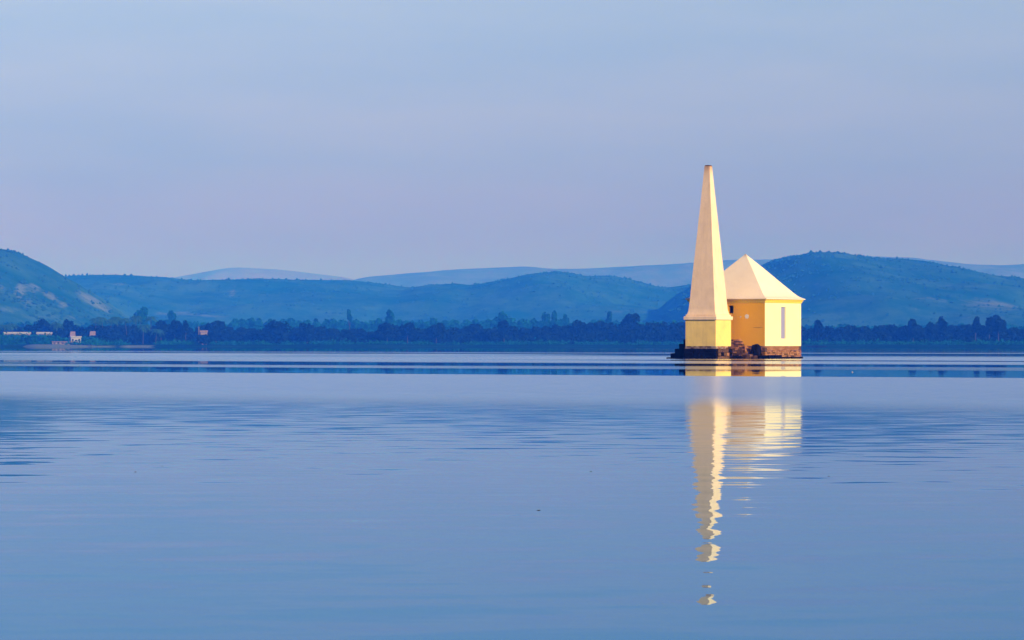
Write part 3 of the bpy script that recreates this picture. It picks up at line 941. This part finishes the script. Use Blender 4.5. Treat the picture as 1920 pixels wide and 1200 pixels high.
mb = MB(); mb.box(HW - 0.20, HW - 0.07, slit0 + 0.002, slit1 - 0.002, wz(635, 252.5) + 0.002, wz(575.5, 252.5) - 0.002)
mb.build('blind_window', M['lilac'], hs)
# plastered corner pier covering the end of the left wall, seen from the right face
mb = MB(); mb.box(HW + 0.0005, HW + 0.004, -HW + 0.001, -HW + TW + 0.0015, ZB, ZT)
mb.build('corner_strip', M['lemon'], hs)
mb = MB(); mb.box(-HW + TW + 0.01, HW - TW - 0.01, -HW + TW + 0.01, HW - TW - 0.01, 0.6, 0.8)
mb.build('floor_slab', M['dark'], hs)
# worn patches on the ochre wall
pm = MB()
def patch(cx, cz, rx, rz, n=14, depth=0.006):
    v = []
    for d in (0.001, depth):
        for i in range(n):
            a = 2 * math.pi * i / n
            k = rnd.uniform(0.75, 1.15)
            v.append((cx + rx * k * math.cos(a), -HW - d, cz + rz * k * math.sin(a)))
    f = [tuple(range(n, 2 * n)), tuple(reversed(range(n)))] + [(i, (i + 1) % n, n + (i + 1) % n, n + i) for i in range(n)]
    pm.add(v, f)
lx = lambda p: HW - (1428.5 - p) / 0.870 / 29.75
patch(lx(1396.3), wz(593.3, 250.5), 0.135, 0.15)
pm.build('worn_patch', M['wornpatch'], hs)
pm = MB()
patch(lx(1385), wz(594, 250.5), 0.05, 0.045)
pm.build('worn_patch', M['wornpatch'], hs)

mb = MB()
for (a, b_, h) in ((1408, 1413, 614.0), (1412, 1419, 614.4), (1418, 1424, 613.8)):
    mb.box(lx(a), lx(b_), -HW - 0.006, -HW - 0.001, wz(h, 250.5) - 0.018, wz(h, 250.5) + 0.012, 0, 0.003)
mb.build('plaster_crack', M['crack'], hs)
# cornice in two steps
mb = MB(); mb.rings([(HW + 0.03, ZT + 0.002), (HW + 0.05, ZT + 0.03), (HW + 0.06, ZT + 0.10), (HW + 0.10, ZT + 0.13), (HW + 0.13, ZT + 0.215)])
mb.build('cornice', M['frieze'], hs)
# roof with bell-cast eaves
mb = MB(); mb.rings([(2.80, 3.72), (2.84, 3.73), (2.84, 3.775), (2.70, 3.835), (2.58, 3.90), (2.46, 3.99), (2.30, 4.14), (1.60, 4.90), (0.84, 5.74), (0.06, 6.56), (0.02, 6.62)])
rf = mb.build('roof', M['roof'], hs)
# brick footing: courses of old brick over a black waterline
mb = MB(); course_wall(mb, -HW - 0.01, HW + 0.01, -HW - 0.01, HW + 0.01, 0.52, 0.785, 3, 0.26, [(0, 2), (0, 1, 0), (0, 2), (0, 2)], 0.012, 0.010, j=0.006)
course_wall(mb, -HW - 0.03, HW + 0.04, -HW - 0.03, HW + 0.03, 0.10, 0.515, 4, 0.36, [(2, 2, 0), (0, 1, 1, 2), (2, 0), (2, 0)], 0.055, 0.016, j=0.018)
mb.build('brick_footing', [M['brick'], M['brick_pale'], M['brick_dark']], hs, bevel=0.01)
mb = MB(); course_wall(mb, -HW - 0.08, HW + 0.12, -HW - 0.10, HW + 0.10, -0.4, 0.098, 2, 0.5, [(0,), (0,), (0,), (0,)], 0.06, 0.02, j=0.02)
mb.build('waterline_stones', [M['black_stone']], hs, bevel=0.02)

def loc_from_house(x, y, z=0):
    return HS + Vector((x * math.cos(TH) - y * math.sin(TH), x * math.sin(TH) + y * math.cos(TH), z))
def loc_from_ob(x, y, z=0):
    return OB + Vector((x * math.cos(TH) - y * math.sin(TH), x * math.sin(TH) + y * math.cos(TH), z))

# stone steps going down to the water on the left
st = empty('stone_steps', loc_from_ob(-1.16, 0.2), TH)
tag(st, 'flight of black stone steps going down into the water left of the obelisk', 'steps')
for k, (xl, zt) in enumerate([(-0.30, 1.20), (-0.60, 0.93), (-0.91, 0.63), (-1.22, 0.34), (-1.52, 0.09)]):
    mb = MB()
    zb = -0.35
    xr = 0.0 if k == 0 else [-0.30, -0.60, -0.91, -1.22][k - 1] - 0.004
    mb.box(xl, xr, -0.75, 0.85, zb, zt, 0, 0.02)
    mb.build('step', M['black_stone'], st, bevel=0.03)

# low platform of stones tying obelisk and house together
pf = MB()
for k in range(16):
    x = -1.6 + k * 0.29
    pf.box(x - 0.17, x + 0.17, -0.40 + rnd.uniform(-0.2, 0.2), 0.55 + rnd.uniform(-0.08, 0.1), -0.3, rnd.uniform(0.10, 0.28), 0 if rnd.random() < 0.6 else 1, 0.03)
pfo = pf.build('stone_platform', [M['black_stone'], M['brick_dark']], None, bevel=0.02)
pfo.location = loc_from_house(0.9, -HW - 0.62); pfo.rotation_euler = (0, 0, TH)
tag(pfo, 'low dark stone platform at the waterline between obelisk and house', 'platform')

# stepped stub of broken brick wall between the two
rb = MB()
zz = 0.16
rows = [(1.62, -0.72), (1.55, -0.70), (1.50, -0.70), (1.42, -0.7), (1.38, -0.7), (1.34, -0.7), (1.28, -0.7), (1.10, -0.7), (1.05, -0.7), (0.98, -0.7), (0.88, -0.7)]
for r, (xe, xs) in enumerate(rows):
    h = 0.095
    x = xs
    while x < xe:
        L = rnd.uniform(0.18, 0.3)
        e = min(x + L, xe)
        rb.box(x + 0.006, e - 0.006, -0.28 + rnd.uniform(-0.05, 0.05) - (0.12 if r < 5 else 0), 0.10, zz + 0.004, zz + h - 0.004, rnd.choice([0, 0, 0, 1, 2, 2]) if r > 4 else rnd.choice([2, 2, 0]), 0.012, rnd.uniform(-0.06, 0.06))
        x = e
    zz += h
rbo = rb.build('broken_brick_wall', [M['brick'], M['brick_pale'], M['brick_dark']], None, bevel=0.008)
rbo.location = loc_from_house(0.15, -HW - 0.14); rbo.rotation_euler = (0, 0, TH)
tag(rbo, 'stepped stub of broken reddish brick wall between obelisk and yellow house', 'brick wall')

# black boulder against the near corner
def boulder(name, loc, sx, sy, sz, mat, label, cat, seed):
    bm = bmesh.new()
    bmesh.ops.create_icosphere(bm, subdivisions=4, radius=1.0)
    rr = np.random.default_rng(seed)
    ph = rr.uniform(0, 6, 6)
    for v in bm.verts:
        c = v.co.copy()
        k = 1 + 0.09 * math.sin(3 * c.x + ph[0]) * math.cos(2.6 * c.y + ph[1]) + 0.06 * math.sin(7 * c.z + 5 * c.x + ph[2]) + 0.03 * math.sin(15 * c.y + 11 * c.z + ph[3])
        e = 0.8
        v.co = Vector((math.copysign(abs(c.x) ** e, c.x) * sx, math.copysign(abs(c.y) ** e, c.y) * sy, math.copysign(abs(c.z) ** e, c.z) * sz)) * k
    me = bpy.data.meshes.new(name); bm.to_mesh(me); bm.free()
    me.materials.append(M[mat])
    me.polygons.foreach_set('use_smooth', np.ones(len(me.polygons), dtype=bool))
    o = bpy.data.objects.new(name, me); COL.objects.link(o); o.location = loc; o.rotation_euler = (0, 0, TH)
    return tag(o, label, cat)
boulder('boulder', loc_from_house(HW - 0.42, -HW - 0.36, 0.32), 0.36, 0.24, 0.56, 'black_stone', 'black rounded boulder leaning on the near corner of the yellow house', 'boulder', 4)

# ------------------------------------------------------------------ things afloat
def mudbank():
    n = 40
    v, f = [], []
    Y = 1630.0
    for i in range(n + 1):
        t = i / n
        px = 1512 + 40 * t
        h = 0.55 * math.sin(math.pi * t) ** 0.6 * (0.75 + 0.4 * math.sin(9 * t) * math.sin(23 * t))
        for (dy, k) in ((-2.5, -0.1), (-0.8, 0.8), (0.8, 1.0), (2.5, -0.1)):
            v.append((wx(px, Y), Y + dy, max(h, 0.02) * k))
    for i in range(n):
        for k in range(3):
            f.append((i * 4 + k, i * 4 + k + 1, i * 4 + 5 + k, i * 4 + 4 + k))
    o = mesh_obj('mud_bank', v, f, M['black_stone'], smooth=True)
    tag(o, 'long low dark mud bank in the far water right of the house', 'mud bank')
mudbank()

def twig(px, py, label, L=0.06):
    L *= 0.7
    Y = F * CAMH / (py - HY)
    mb = MB()
    n = 6
    v, f = [], []
    for j in range(5):
        t = j / 4
        r = L * 0.13 * (1 - 0.5 * abs(2 * t - 1))
        for i in range(n):
            a = 2 * math.pi * i / n
            v.append((L * (t - 0.5), r * math.cos(a) + 0.1 * L * math.sin(5 * t), r * (0.3 + math.sin(a))))
    for j in range(4):
        for i in range(n):
            f.append((j * n + i, j * n + (i + 1) % n, (j + 1) * n + (i + 1) % n, (j + 1) * n + i))
    f.append(tuple(range(n))); f.append(tuple(range(4 * n, 5 * n)))
    mb.add(v, f)
    o = mb.build('floating_twig', M['bark'])
    o.location = (wx(px, Y), Y, 0.0)
    o.rotation_euler = (0, 0, rnd.uniform(-0.7, 0.7))
    tag(o, label, 'twig', 'dark specks afloat on the lake')
twig(254, 885, 'dark speck afloat on the left, nearer of two close together', 0.022)
twig(304, 874, 'tiny dark speck afloat on the left, farther of two close together', 0.018)
twig(1010, 957, 'dark speck afloat in the open water at the middle', 0.028)
twig(1108, 884, 'tiny dark speck afloat left of the obelisk reflection', 0.02)
twig(1554, 893, 'dark speck afloat right of the house reflection', 0.02)
def float_ball(px, py, r):
    Y = F * CAMH / (py - HY)
    bm = bmesh.new()
    bmesh.ops.create_uvsphere(bm, u_segments=16, v_segments=10, radius=r)
    for v in bm.verts: v.co.z *= 0.8
    me = bpy.data.meshes.new('float'); bm.to_mesh(me); bm.free()
    me.materials.append(M['white_wall'])
    o = bpy.data.objects.new('net_float', me); COL.objects.link(o); o.location = (wx(px, Y), Y, r * 0.3)
    tag(o, 'small white float in dark water right of the yellow house', 'float')
float_ball(1598, 698, 0.026)
